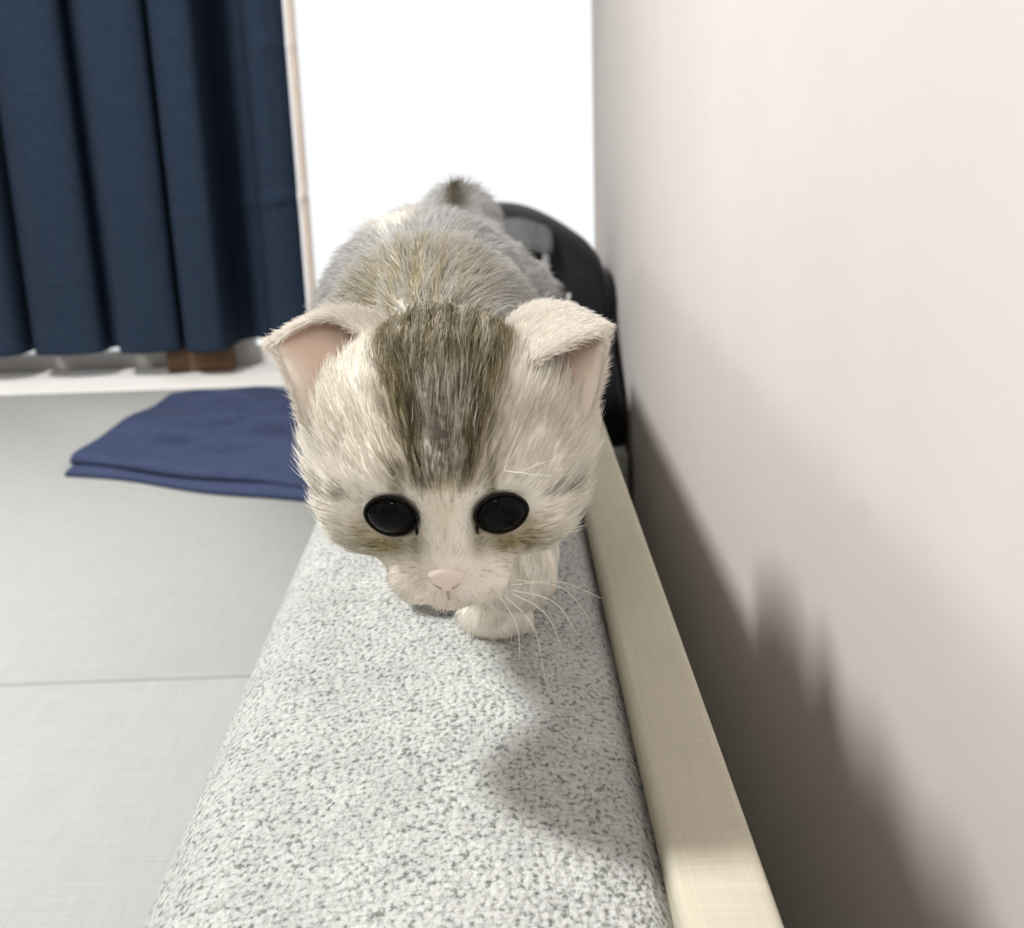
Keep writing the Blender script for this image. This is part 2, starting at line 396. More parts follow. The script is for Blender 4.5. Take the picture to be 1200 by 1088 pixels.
# ------------------------------------------------------------------ folded navy cloth on the far cushion
cl = empty('folded_cloth', (-0.40, 1.6, SZ)); tag(cl, 'navy blue folded cloth lying wrinkled on the far seat cushion', 'cloth')
def cloth_layer(corners, zbot, thick, seed, name, amp):
    fr, fl, bl, br = [np.array(c) for c in corners]
    nu, nv = 110, 120
    bm = bmesh.new(); T = []; Bt = []
    r = np.random.default_rng(seed); ph = r.uniform(0, 6.28, 8)
    for j in range(nv + 1):
        v = j / nv; rt = []; rb = []
        for i in range(nu + 1):
            u = i / nu
            p = (fr * (1 - u) + fl * u) * (1 - v) + (br * (1 - u) + bl * u) * v
            p = p + np.array([0.006 * math.sin(v * 7 + ph[6]) * (u - 0.5), 0.006 * math.sin(u * 9 + ph[7]) * (1 - 2 * v)])
            e = min(u, 1 - u, v, 1 - v) / 0.03
            rd = math.sqrt(max(0.0, 1 - (1 - min(e, 1)) ** 2))
            wr = (math.sin(u * 7 + v * 5 + ph[0]) + 0.8 * math.sin(u * 3 - v * 13 + ph[1]) + 0.5 * math.sin(u * 17 + v * 9 + ph[2])) * amp
            for (u0, v0, ang, ln, h, s) in ((0.25, 0.40, 0.15, 0.17, 0.013, 0.022), (0.50, 0.55, -0.12, 0.16, 0.010, 0.020), (0.22, 0.70, 0.22, 0.15, 0.009, 0.022), (0.66, 0.30, 0.08, 0.16, 0.010, 0.020), (0.42, 0.22, -0.10, 0.18, 0.008, 0.018), (0.60, 0.78, 0.18, 0.16, 0.008, 0.022)):
                du, dv = u - u0, v - v0; a = du * math.cos(ang) + dv * math.sin(ang); b = -du * math.sin(ang) + dv * math.cos(ang)
                wr += h * math.exp(-(a / ln) ** 2) * (math.exp(-(b / (s if b > 0 else s * 0.35)) ** 2 if b > -1 else 0) * 1.0 - 0.7 * math.exp(-((b + s * 1.1) / (s * 0.5)) ** 2)) * amp / 0.002
            zt = zbot + 0.002 + (thick - 0.002) * (0.35 + 0.65 * rd) + wr * rd
            rt.append(bm.verts.new((p[0], p[1], zt))); rb.append(bm.verts.new((p[0], p[1], zbot)))
        T.append(rt); Bt.append(rb)
    for g in (T, Bt):
        for a, b in zip(g, g[1:]):
            for i in range(nu): bm.faces.new((a[i], a[i + 1], b[i + 1], b[i]))
    for i in range(nu):
        bm.faces.new((T[0][i], T[0][i + 1], Bt[0][i + 1], Bt[0][i])); bm.faces.new((T[-1][i], T[-1][i + 1], Bt[-1][i + 1], Bt[-1][i]))
    for j in range(nv):
        bm.faces.new((T[j][0], T[j + 1][0], Bt[j + 1][0], Bt[j][0])); bm.faces.new((T[j][-1], T[j + 1][-1], Bt[j + 1][-1], Bt[j][-1]))
    o = obj(name, bm, M['navy2'], None, True)
    return child(o, cl)
cloth_layer([(-0.215, 1.300), (-0.55, 1.455), (-0.515, 1.835), (-0.22, 1.825)], SZ + 0.0003, 0.010, 3, 'lower_fold', 0.0008)
cloth_layer([(-0.221, 1.322), (-0.55, 1.470), (-0.513, 1.830), (-0.22, 1.820)], SZ + 0.011, 0.012, 5, 'upper_fold', 0.0036)

# ------------------------------------------------------------------ black backpack against the wall
bag = empty('backpack', (0.03, 1.62, SZ)); tag(bag, 'black backpack with a dark grey top flap slumped against the wall', 'backpack')
outl = [(0.162, -0.418), (0.162, -0.37), (0.158, -0.31), (0.154, -0.25), (0.150, -0.215), (0.136, -0.190), (0.106, -0.166), (0.072, -0.145), (0.038, -0.131), (0.0, -0.126), (-0.05, -0.130),
        (-0.09, -0.14), (-0.115, -0.19), (-0.12, -0.30), (-0.118, -0.418)]
cc = np.array([0.018, -0.29])
ol = catmull(np.array(outl), np.linspace(0, len(outl) - 1, 4 * (len(outl) - 1) + 1))
bm = bmesh.new(); rows = []
for y, s in ((1.50, 0.70), (1.505, 0.84), (1.52, 0.92), (1.545, 0.97), (1.59, 1.0), (1.66, 1.0), (1.70, 0.97), (1.72, 0.9), (1.725, 0.78)):
    rows.append([bm.verts.new((cc[0] + (x - cc[0]) * (s if x < 0.1 else 1 - (1 - s) * 0.30), y + 0.15 - 0.15 * min(1, max(0, (-0.27 - z) / 0.13)) * (1.72 - y) / 0.22, max(cc[1] + (z - cc[1]) * s, SZ + 0.001) if z > -0.40 else SZ + 0.001)) for x, z in ol])
n = len(ol)
for a, b in zip(rows, rows[1:]):
    for i in range(n): bm.faces.new((a[i], a[(i + 1) % n], b[(i + 1) % n], b[i]))
bm.faces.new(rows[0]); bm.faces.new(rows[-1])
child(obj('bag_body', bm, M['black'], None, True), bag)
bm = bmesh.new()                       # grey flap over the upper left, wrapped on the front
g = []
for j in range(9):
    v = j / 8; z = -0.184 + 0.052 * v
    g.append([bm.verts.new((-0.06 + 0.135 * i / 12, 1.632 + 0.036 * v * v + 0.004 * math.sin(i * 1.3), z + 0.003 * math.sin(i * 0.9) - 0.016 * (i / 12) ** 2 * v)) for i in range(13)])
for a, b in zip(g, g[1:]):
    for i in range(12): bm.faces.new((a[i], a[i + 1], b[i + 1], b[i]))
bmesh.ops.solidify(bm, geom=bm.faces[:], thickness=0.006)
tag(child(obj('top_flap', bm, M['blackgrey'], None, True), bag), 'dark grey top flap')
bm = bmesh.new(); box(bm, 0.060, 0.070, 1.634, 1.646, -0.275, -0.185, 0.002, 2)
child(obj('strap', bm, M['blackgrey'], None, True), bag)
bm = bmesh.new(); tube(bm, [(0.096, 1.642, -0.240), (0.093, 1.636, -0.252), (0.088, 1.638, -0.268)], 0.0030, 0.0022, 8)
tag(child(obj('zipper_pull', bm, M['metal'], None, True), bag), 'small pale zipper pull')

# ------------------------------------------------------------------ the kitten
# Head frame: origin at the skull centre, x to its left ear as seen, y up through the crown, z out of the face (metres)
PITCH = math.radians(28)
cr, cu, cb = RW[:, 0], RW[:, 1], RW[:, 2]
HC = P(527, 535, 0.355)
ROLL = math.radians(1.5)
xr_ = cr * math.cos(ROLL) + cu * math.sin(ROLL); ur_ = -cr * math.sin(ROLL) + cu * math.cos(ROLL)
HX, HZ, HY = xr_, cb * math.cos(PITCH) - ur_ * math.sin(PITCH), ur_ * math.cos(PITCH) + cb * math.sin(PITCH)
HR = np.array([HX, HY, HZ])              # rows: head axes in world
def H(x, y, z): return HC + (x * HX + y * HY + z * HZ) * 0.001
def to_head(p): return (p - HC) @ HR.T * 1000.0

def sd_ell(p, c, r):
    q = p - c; r = np.asarray(r)
    k0 = np.linalg.norm(q / r, axis=-1); k1 = np.linalg.norm(q / (r * r), axis=-1)
    return k0 * (k0 - 1) / np.maximum(k1, 1e-9)
def sd_cap(p, a, b, ra, rb):
    a = np.asarray(a); b = np.asarray(b); ba = b - a
    t = np.clip(((p - a) @ ba) / ba.dot(ba), 0, 1)
    return np.linalg.norm(p - a - t[..., None] * ba, axis=-1) - (ra + (rb - ra) * t)
def smin(a, b, k):
    h = np.maximum(k - np.abs(a - b), 0) / k
    return np.minimum(a, b) - h * h * k * 0.25
EYES = [(-14.7, -0.3, 33.0), (15.0, -0.3, 33.0)]
def sdf_head(q):                          # q in mm, head frame
    d = sd_ell(q, np.array([0, 5, -5.0]), (42, 33.5, 37))
    for s in (-1, 1):
        d = smin(d, sd_ell(q, np.array([s * 20.5, -8, 7.0]), (17, 16, 22)), 8)
        d = smin(d, sd_ell(q, np.array([s * 14.0, 9, 24.0]), (11, 7, 9)), 8)      # brow
    d = smin(d, sd_ell(q, np.array([0, -16, 27.0]), (18, 11, 14)), 7)
    d = smin(d, sd_cap(q, (0, 10, 29), (0, -12.5, 39.5), 7.5, 5.6), 6)
    for s in (-1, 1):
        d = smin(d, sd_ell(q, np.array([s * 7.5, -20.0, 34.5]), (9.0, 6.8, 7.5)), 4)
    d = smin(d, sd_ell(q, np.array([0, -26, 29.0]), (8.5, 6.5, 8)), 4)
    for e in EYES:                         # eye sockets
        c = np.array(e) + np.array([0, 0, 5.5])
        d = -smin(-d, sd_ell(q, c, (8.6, 7.6, 8.0)), 3)
    return d
kpaw = np.array([-0.004, 0.428, ST])       # where the front paws stand
kpaw2 = np.array([-0.036, 0.490, ST])
PARTS = []
def cap(a, b, ra, rb, k=0.012): PARTS.append(('c', np.asarray(a), np.asarray(b), ra, rb, k))
def ell(c, r, k=0.012): PARTS.append(('e', np.asarray(c), np.asarray(r), 0, 0, k))
cap(P(520, 480, .375), P(508, 408, .445), 0.029, 0.034, 0.020)
cap(P(508, 408, .445), P(502, 372, .525), 0.036, 0.041, 0.016)
cap(P(502, 372, .525), P(508, 345, .600), 0.041, 0.040, 0.016)
cap(P(510, 345, .600), P(536, 262, .650), 0.036, 0.019, 0.016)
tl = [P(540, 258, .655), P(552, 262, .69), P(566, 290, .73), P(560, 350, .75), P(530, 380, .76)]
for a, b, ra, rb in zip(tl, tl[1:], (.016, .013, .011, .009), (.013, .011, .009, .007)): cap(a, b, ra, rb, 0.008)
cap(P(540, 520, .42), P(556, 590, .425), 0.026, 0.020, 0.016)       # chest
def leg(sh, el, wr, paw, yaw, rs):
    cap(sh, el, rs[0], rs[1], 0.014); cap(el, wr, rs[1], rs[2], 0.008)
    f = np.array([math.sin(yaw), -math.cos(yaw), 0]); sx = np.array([math.cos(yaw), math.sin(yaw), 0])
    cap(wr, paw + np.array([0, 0, .0105]) - f * .004, rs[2], 0.0108, 0.006)
    for k, (u, v, r) in enumerate(((-.0085, .006, .0058), (-.003, .0105, .0064), (.003, .0105, .0064), (.0085, .006, .0058))):
        ell(paw + f * v + sx * u + np.array([0, 0, .0066]), (r, r * 1.15, .0064), 0.003)
leg(P(578, 470, .45), P(604, 575, .455), P(604, 668, .450), kpaw, -0.25, (.024, .0185, .0140))
leg(P(455, 440, .48), P(455, 540, .50), P(478, 630, .480), kpaw2, -0.05, (.024, .016, .0120))
for s, hx in ((-1, -0.062), (1, 0.000)):                            # hind legs
    hip = P(508, 350, .600); hip = np.array([hx, hip[1], hip[2] - 0.01])
    kn = np.array([hx + s * .006, hip[1] - .045, ST + .055]); hk = np.array([hx + s * .004, hip[1] + .022, ST + .030])
    paw = np.array([hx + s * .004, hip[1] - .012, ST])
    cap(hip, kn, .030, .020, .016); cap(kn, hk, .017, .0105, .008); leg(hk, hk + np.array([0, -.003, -.006]), paw + np.array([0, .012, .012]), paw, 0, (.0105, .0105, .0105))
def sdf(p):
    d = None
    for t, a, b, ra, rb, k in PARTS:
        v = sd_cap(p, a, b, ra, rb) if t == 'c' else sd_ell(p, a, b)
        d = v if d is None else smin(d, v, k)
    d = np.maximum(d, ST + 0.0006 - p[..., 2])
    h = sdf_head(to_head(p)) * 0.001
    return smin(d, h, 0.012)
def sdf_c(p, n=200000):
    return np.concatenate([sdf(p[i:i + n]) for i in range(0, len(p), n)])
def grad(p, h=3e-4):
    g = np.stack([sdf_c(p + np.eye(3)[i] * h) - sdf_c(p - np.eye(3)[i] * h) for i in range(3)], -1)
    return g / (2 * h)
def surface_nets(lo, hi, st):
    n = np.ceil((hi - lo) / st).astype(int) + 1
    ax = [lo[i] + st * np.arange(n[i]) for i in range(3)]
    G = np.empty(n, dtype=np.float64)
    yy, zz = np.meshgrid(ax[1], ax[2], indexing='ij')
    for i, x in enumerate(ax[0]):
        G[i] = sdf_c(np.stack([np.full(yy.size, x), yy.ravel(), zz.ravel()], -1)).reshape(yy.shape)
    S = G < 0
    cells = np.zeros(n - 1, dtype=np.int8)
    for a in (0, 1):
        for b in (0, 1):
            for c in (0, 1):
                cells += S[a:n[0] - 1 + a, b:n[1] - 1 + b, c:n[2] - 1 + c]
    act = (cells > 0) & (cells < 8)
    idx = -np.ones(act.shape, dtype=np.int64); ii = np.argwhere(act); idx[act] = np.arange(len(ii))
    V = lo + (ii + 0.5) * st
    faces = []
    for a in range(3):
        b, c = (a + 1) % 3, (a + 2) % 3
        s0 = [slice(None)] * 3; s1 = [slice(None)] * 3
        s0[a] = slice(0, -1); s1[a] = slice(1, None)
        cr_ = np.argwhere(S[tuple(s0)] != S[tuple(s1)])
        ok = (cr_[:, b] > 0) & (cr_[:, c] > 0) & (cr_[:, b] < n[b] - 1) & (cr_[:, c] < n[c] - 1)
        cr_ = cr_[ok]
        q = []
        for db, dc in ((1, 1), (0, 1), (0, 0), (1, 0)):
            k = cr_.copy(); k[:, b] -= db; k[:, c] -= dc
            q.append(idx[k[:, 0], k[:, 1], k[:, 2]])
        q = np.stack(q, -1)
        ins = S[tuple(cr_.T)]
        q[~ins] = q[~ins][:, ::-1]
        faces.append(q)
    F = np.concatenate(faces)
    for _ in range(4):
        d = sdf_c(V); g = grad(V); g2 = np.maximum((g * g).sum(-1), 0.2)
        V = V - np.clip(d / g2, -0.002, 0.002)[:, None] * g
    return V, F

V, F = surface_nets(np.array([-0.105, 0.285, ST - 0.004]), np.array([0.055, 0.80, 0.0]), 0.0019)

# ---- coat colours, laid out on the kitten's own head and body coordinates
WHITE = np.array([.88, .85, .785]); OLIVE = np.array([.25, .215, .125]); DARK = np.array([.062, .052, .032])
GREY = np.array([.44, .425, .39]); TAN = np.array([.50, .43, .25]); BODY = np.array([.58, .585, .59]); PINKW = np.array([.80, .70, .64])
SPINE = np.array([P(515, 390, .42), P(505, 320, .47), P(503, 270, .53), P(508, 250, .60), P(538, 212, .65)])
def gs(x, c, s): return np.exp(-((x - c) / s) ** 2)
def ss(x, a, b):
    t = np.clip((x - a) / (b - a), 0, 1); return t * t * (3 - 2 * t)
def lerp(a, b, t): return a * (1 - t)[:, None] + b * t[:, None]
def coat(p, jit=None):
    q = to_head(p); x, y, z = q.T
    n = len(p)
    if jit is None: jit = np.zeros((n, 2))
    mx = x + jit[:, 0] * 1.3; ax = np.abs(mx)
    k = 4.3 / (1414 / 1000.0 / (0.355 - (y * math.sin(PITCH) + z * math.cos(PITCH)) * 0.001))
    my = (y * math.cos(PITCH) - z * math.sin(PITCH)) + jit[:, 1] * 1.5
    front = ss(z + 0.55 * y, -6, 8)
    c = np.repeat(WHITE[None], n, 0)
    # crown and forehead
    hw = 6.0 + np.clip(my + 8, 0, 60) * 0.30
    band = (1 - ss(ax, hw, hw + 5)) * ss(my, -11, -7)
    c = lerp(c, OLIVE, np.clip(band * 1.0, 0, 1))
    flank = (1 - ss(ax, 13, 20)) * ss(my, -12, -4) * (1 - ss(my, 32, 44))
    c = lerp(c, OLIVE * 1.35, flank * (1 - band) * 0.5)
    core = (1 - ss(ax, 3.5 + np.clip(my, 0, 30) * 0.1, 6.5 + np.clip(my, 0, 30) * 0.12)) * ss(my, -9, -4) * (1 - ss(my, 17, 24))
    c = lerp(c, GREY * 1.15, core * 0.85)
    line = gs(ax, np.where(my < 2, 5.0 + (my + 9) * 0.25, 8.2 + (my - 2) * 0.05), 1.6) * ss(my, -10, -6) * (1 - ss(my, 16, 30))
    c = lerp(c, DARK, np.clip(line, 0, 1) * 0.85)
    st = gs(ax, 1.6, 0.8) * ss(my, -9, -5) * (1 - ss(my, 8, 18))
    c = lerp(c, DARK, st * 0.75)
    sq = ss(np.sin(mx * 1.7 + 1.6 * np.sin(my * .8)) * np.sin(my * .7 + mx * .6 + 0.8), .15, .5) * core
    c = lerp(c, DARK, sq * 0.75)
    crown = (1 - ss(ax, 14, 19)) * ss(my, 20, 28)
    stripes = 0.5 + 0.5 * np.sin(mx * 0.95 + 0.6 * np.sin(my * 0.3))
    c = lerp(c, OLIVE * 0.55, crown * stripes * 0.8); c = lerp(c, GREY, crown * (1 - stripes) * 0.5)
    inner = gs(ax, 12.5, 1.7) * ss(my, -14, -11) * (1 - ss(my, -4, 1))
    c = lerp(c, OLIVE * 0.8, inner * 0.8)
    sidegrey = gs(ax, 24, 9) * gs(my, 6, 9)
    c = lerp(c, np.array([.56, .52, .42]), sidegrey * 0.35)
    # olive under the eyes, dark line from the outer corners
    under = gs(ax, 17, 8) * gs(my, -24.0, 3.6)
    c = lerp(c, np.array([.21, .175, .065]), np.clip(under * 1.1, 0, 1) * 0.95)
    und2 = gs(ax, 22.5, 4.5) * gs(my, -20, 5)
    c = lerp(c, TAN * 0.75, und2 * 0.75)
    bridge = gs(ax, 8.5, 1.8) * gs(my, -23, 5)
    c = lerp(c, OLIVE, bridge * 0.75)
    brg = gs(ax, 0, 5) * gs(my, -14, 8)
    c = lerp(c, np.array([.66, .58, .46]), brg * 0.6)
    outer = gs(my, -10.5 + 0.10 * (ax - 30), 1.1) * ss(ax, 25, 28) * (1 - ss(ax, 35, 39))
    c = lerp(c, DARK * 2.0, outer * 0.65)
    muz = gs(ax, 0, 14) * (1 - ss(my, -32, -27))
    c = lerp(c, PINKW, muz * 0.6)
    # body
    hd = np.linalg.norm(q - np.array([0, 2, 0]), axis=-1)
    body = ss(hd, 44, 56)
    b = np.repeat(BODY[None], n, 0)
    h = p[:, 2] - ST
    sp = np.min(np.linalg.norm(p[:, None, :] - SPINE[None], axis=-1), axis=1)
    yb = p[:, 1]; xb = p[:, 0] + 0.036
    mott = 0.5 + 0.5 * np.sin(xb * 330 + 2 * np.sin(yb * 60)) * np.sin(yb * 95 + 1.3)
    b = lerp(b, np.array([.44, .42, .38]), mott * 0.4 * ss(h, .06, .09))
    neck = gs(yb, .405, .045) * gs(xb, 0.004, .032) * ss(h, .05, .08)
    b = lerp(b, OLIVE * 1.7, neck * (0.30 + 0.5 * (0.5 + 0.5 * np.sin(xb * 900))))
    pat = gs(xb + 0.006, 0, .009) * gs(yb, .515, .020) * ss(h, .05, .08)
    b = lerp(b, WHITE, pat * 0.9)
    tailspot = gs(xb - 0.014, 0, .006) * ss(yb, .575, .60) * ss(h, .13, .145) * (1 - ss(h, .157, .165))
    b = lerp(b, DARK * 1.6, tailspot * 0.95)
    b = lerp(b, WHITE, 1 - ss(h, .045, .075))
    # chest and front legs stay white
    b = lerp(b, WHITE, (1 - ss(yb, .40, .44)) * (1 - ss(h, .08, .10)))
    return lerp(c, b, body)

kit = empty('kitten', (-0.03, 0.5, ST)); tag(kit, 'small pale tabby kitten with big black eyes stalking along the sofa back', 'kitten')
me = bpy.data.meshes.new('kitten_body')
me.from_pydata(V.tolist(), [], F.tolist()); me.update()
for p_ in me.polygons: p_.use_smooth = True
colv = coat(V)
a = me.color_attributes.new('col', 'FLOAT_COLOR', 'POINT')
a.data.foreach_set('color', np.concatenate([colv, np.ones((len(V), 1))], 1).astype(np.float32).ravel())
me.materials.append(M['skin'])
kb = bpy.data.objects.new('body', me); C.objects.link(kb); child(kb, kit)

# ---- ears: cupped triangular shells, edge A - back ridge - edge B, from base to tip
EARS = {
    1: dict(A=[(600, 462, .343), (640, 416, .336), (705, 388, .346)], R=[(580, 428, .352), (628, 362, .360), (706, 383, .352)], B=[(684, 498, .342), (704, 440, .343), (706, 389, .347)]),
    -1: dict(A=[(446, 425, .352), (392, 375, .356), (322, 403, .346)], R=[(458, 395, .362), (398, 374, .364), (321, 399, .352)], B=[(356, 500, .342), (340, 446, .343), (321, 404, .347)]),
}
def ear_surface(e, nu=26, nv=24):
    g = np.zeros((nu + 1, nv + 1, 3))
    K = {k: [P(*c) for c in e[k]] for k in e}
    for i in range(nu + 1):
        u = i / nu
        def bz(c): return c[0] * (1 - u) ** 2 + (2 * c[1] - 0.5 * (c[0] + c[2])) * 2 * u * (1 - u) + c[2] * u * u
        A, R, B = bz(K['A']), bz(K['R']), bz(K['B'])
        for j in range(nv + 1):
            v = -1 + 2 * j / nv
            g[i, j] = A * (v * (v - 1) / 2) + R * (1 - v * v) + B * (v * (v + 1) / 2)
    return g
ear_hair = []
for side in (1, -1):
    g = ear_surface(EARS[side]); nu, nv = g.shape[0] - 1, g.shape[1] - 1
    du = np.gradient(g, axis=0); dv = np.gradient(g, axis=1)
    nrm = np.cross(du, dv); nrm /= np.maximum(np.linalg.norm(nrm, axis=-1, keepdims=True), 1e-9)
    cen = g.mean((0, 1))
    if ((g[nu // 3, nv // 2] - cen) @ nrm[nu // 3, nv // 2]) < 0: nrm = -nrm    # outward = back of the ear
    vs = []; cols = []
    for i in range(nu + 1):
        for j in range(nv + 1):
            vs.append(g[i, j] + nrm[i, j] * 0.0007); cols.append((.80, .76, .70, 1))
    off = len(vs)
    for i in range(nu + 1):
        for j in range(nv + 1):
            vs.append(g[i, j] - nrm[i, j] * 0.0007)
            t = ss(np.array([abs(-1 + 2 * j / nv)]), .75, 1.0)[0]
            cin = np.array([.74, .58, .49]) * (1 - t) + np.array([.80, .72, .64]) * t
            cols.append((*cin, 1))
    fs = []
    ix = lambda i, j: i * (nv + 1) + j
    for i in range(nu):
        for j in range(nv):
            fs.append((ix(i, j), ix(i, j + 1), ix(i + 1, j + 1), ix(i + 1, j)))
            fs.append(tuple(off + k for k in (ix(i, j), ix(i + 1, j), ix(i + 1, j + 1), ix(i, j + 1))))
    for i in range(nu):
        for j in (0, nv): fs.append((ix(i, j), ix(i + 1, j), off + ix(i + 1, j), off + ix(i, j)))
    for j in range(nv):
        for i in (0, nu): fs.append((ix(i, j), ix(i, j + 1), off + ix(i, j + 1), off + ix(i, j)))
    em = bpy.data.meshes.new('ear'); em.from_pydata([tuple(v) for v in vs], [], fs); em.update()
    b_ = bmesh.new(); b_.from_mesh(em); bmesh.ops.recalc_face_normals(b_, faces=b_.faces); b_.to_mesh(em); b_.free()
    ca = em.color_attributes.new('col', 'FLOAT_COLOR', 'POINT'); ca.data.foreach_set('color', np.array(cols, dtype=np.float32).ravel())
    for p_ in em.polygons: p_.use_smooth = True
    em.materials.append(M['skin'])
    eo = bpy.data.objects.new('ear', em); C.objects.link(eo); child(eo, kit)
    # fur on the back of the ear, along the rim and tufts inside
    for _ in range(5200):
        fu, fv = rng.random() ** 1.1, rng.uniform(-1, 1); i = min(int(fu * nu), nu - 1); j = min(int((fv + 1) / 2 * nv), nv - 1)
        a_, b2 = rng.random(2)
        pos = g[i, j] * (1 - a_) * (1 - b2) + g[i + 1, j] * a_ * (1 - b2) + g[i, j + 1] * (1 - a_) * b2 + g[i + 1, j + 1] * a_ * b2
        nn = nrm[i, j]; tdir = du[i, j] / max(np.linalg.norm(du[i, j]), 1e-9)
        ear_hair.append((pos + nn * 0.0007, tdir * 0.9 + nn * 0.35 + rng.normal(0, .12, 3), 0.0042 * rng.uniform(.6, 1.2), np.array([.88, .85, .80]) * rng.uniform(.9, 1.05), 0.00009))
    for _ in range(900):            # rim
        fu = rng.random(); j = 0 if rng.random() < 0.55 else nv; i = min(int(fu * nu), nu - 1)
        pos = g[i, j] * (1 - (fu * nu - i)) + g[i + 1, j] * (fu * nu - i)
        tdir = du[i, j] / max(np.linalg.norm(du[i, j]), 1e-9); out = dv[i, j] / max(np.linalg.norm(dv[i, j]), 1e-9) * (-1 if j == 0 else 1)
        ear_hair.append((pos, tdir * 0.8 + out * 0.35 + rng.normal(0, .15, 3), 0.0045 * rng.uniform(.6, 1.2), np.array([.84, .80, .74]), 0.0001))
    for _ in range(700):            # long pale hairs growing from the inner edge into the opening
        fu = rng.random() * 0.55; i = int(fu * nu); jj = int(rng.uniform(0, 0.30) * nv)
        pos = g[i, jj]; tdir = du[i, jj] / max(np.linalg.norm(du[i, jj]), 1e-9); out = dv[i, jj] / max(np.linalg.norm(dv[i, jj]), 1e-9)
        ear_hair.append((pos - nrm[i, jj] * 0.0008, tdir * 0.7 + out * 0.3 + cb * 0.3 + rng.normal(0, .15, 3), 0.010 * rng.uniform(.5, 1.2), np.array([.85, .81, .75]), 0.00009))

# ---- eyes
for s, e in zip((-1, 1), EYES):
    c = np.array(e)
    fw = np.array([s * 0.16, -0.06, 1.0]); fw /= np.linalg.norm(fw)
    fx = np.array([1.0, 0, 0]); fx -= fw * fx.dot(fw); fx /= np.linalg.norm(fx); fy = np.cross(fw, fx)
    slant = math.radians(4) * -s * -1
    fx, fy = fx * math.cos(slant) + fy * math.sin(slant), -fx * math.sin(slant) + fy * math.cos(slant)
    def EP(a, b, d): return H(*(c + fx * a + fy * b + fw * d))
    def ring(t):                          # almond eye opening
        cx_ = math.cos(t); sy_ = math.sin(t)
        return 7.0 * cx_, (5.8 if sy_ > 0 else 6.0) * sy_ * (1 - 0.10 * abs(cx_) ** 3)
    bm = bmesh.new(); rows = []; NS = 40
    for k in range(0, 13):
        f_ = k / 12
        rr = math.sin(f_ * math.pi / 2); dd = 3.4 * math.cos(f_ * math.pi / 2) - 0.6
        if k == 0:
            rows.append([bm.verts.new(EP(0, 0, dd))]); continue
        rows.append([bm.verts.new(EP(ring(2 * math.pi * i / NS)[0] * rr, ring(2 * math.pi * i / NS)[1] * rr, dd)) for i in range(NS)])
    for i in range(NS): bm.faces.new((rows[0][0], rows[1][i], rows[1][(i + 1) % NS]))
    for a_, b2 in zip(rows[1:], rows[2:]):
        for i in range(NS): bm.faces.new((a_[i], b2[i], b2[(i + 1) % NS], a_[(i + 1) % NS]))
    bk = bm.verts.new(EP(0, 0, -4))
    for i in range(NS): bm.faces.new((rows[-1][i], bk, rows[-1][(i + 1) % NS]))
    eye = obj('eye', bm, M['iris'], None, True); child(eye, kit)
    bm = bmesh.new(); rows = []
    for k in range(0, 11):
        f_ = k / 10; rr = math.sin(f_ * 1.42); dd = 3.4 * math.cos(f_ * 1.42) - 0.6 + 0.12
        if k == 0: rows.append([bm.verts.new(EP(0, 0, dd))]); continue
        rows.append([bm.verts.new(EP(ring(2 * math.pi * i / NS)[0] * rr, ring(2 * math.pi * i / NS)[1] * rr, dd)) for i in range(NS)])
    for i in range(NS): bm.faces.new((rows[0][0], rows[1][i], rows[1][(i + 1) % NS]))
    for a_, b2 in zip(rows[1:], rows[2:]):
        for i in range(NS): bm.faces.new((a_[i], b2[i], b2[(i + 1) % NS], a_[(i + 1) % NS]))
    bk = bm.verts.new(EP(0, 0, 0.5))
    for i in range(NS): bm.faces.new((rows[-1][i], bk, rows[-1][(i + 1) % NS]))
    pu = obj('pupil', bm, M['eye'], None, True); pu.parent = eye
    bm = bmesh.new()
    pts = [EP(ring(2 * math.pi * i / 40)[0] * 1.04, ring(2 * math.pi * i / 40)[1] * 1.05, 0.3) for i in range(41)]
    tube(bm, pts, 0.00045, 0.00045, 8)
    inn = -s                              # dark tear line at the inner corner
    tube(bm, [EP(inn * 6.4, -1.6, 0.6), EP(inn * 7.0, -3.4, 0.4), EP(inn * 7.2, -5.6, 0.0)], 0.0007, 0.0003, 8)
    lid = obj('eyelid', bm, M['lid'], None, True); lid.parent = eye

# ---- nose and mouth
bm = bmesh.new()
no = [(-5.0, -12.2), (-2.6, -10.6), (0, -10.2), (2.6, -10.6), (5.0, -12.2), (4.2, -14.6), (1.9, -16.8), (0, -17.8), (-1.9, -16.8), (-4.2, -14.6)]
no = catmull(np.array(no + no[:1]), np.linspace(0, 10, 41))[:-1]
cN = np.array([0, -13.6]); rows = []
def nz_(y): return 44.2 + 0.10 * (y + 13.6)
for s_, dz in ((0.96, -3.0), (1.0, 0.0), (0.95, 0.9), (0.78, 1.5), (0.45, 1.9)):
    rows.append([bm.verts.new(H(cN[0] + (x - cN[0]) * s_, cN[1] + (y - cN[1]) * s_, nz_(y) + dz)) for x, y in no])
cv = bm.verts.new(H(0, -13.4, 46.2))
for a_, b2 in zip(rows, rows[1:]):
    for i in range(40): bm.faces.new((a_[i], a_[(i + 1) % 40], b2[(i + 1) % 40], b2[i]))
for i in range(40): bm.faces.new((rows[-1][i], rows[-1][(i + 1) % 40], cv))
bm.faces.new(rows[0])
nose = obj('nose', bm, M['nose'], None, True); child(nose, kit)
for s in (-1, 1):
    bm = bmesh.new(); tube(bm, [H(s * 1.5, -16.2, 45.2), H(s * 2.9, -15.2, 45.2), H(s * 4.0, -13.9, 44.8)], 0.0005, 0.0003, 6)
    nn_ = obj('nostril', bm, M['mouth'], None, True); nn_.parent = nose
bm = bmesh.new()
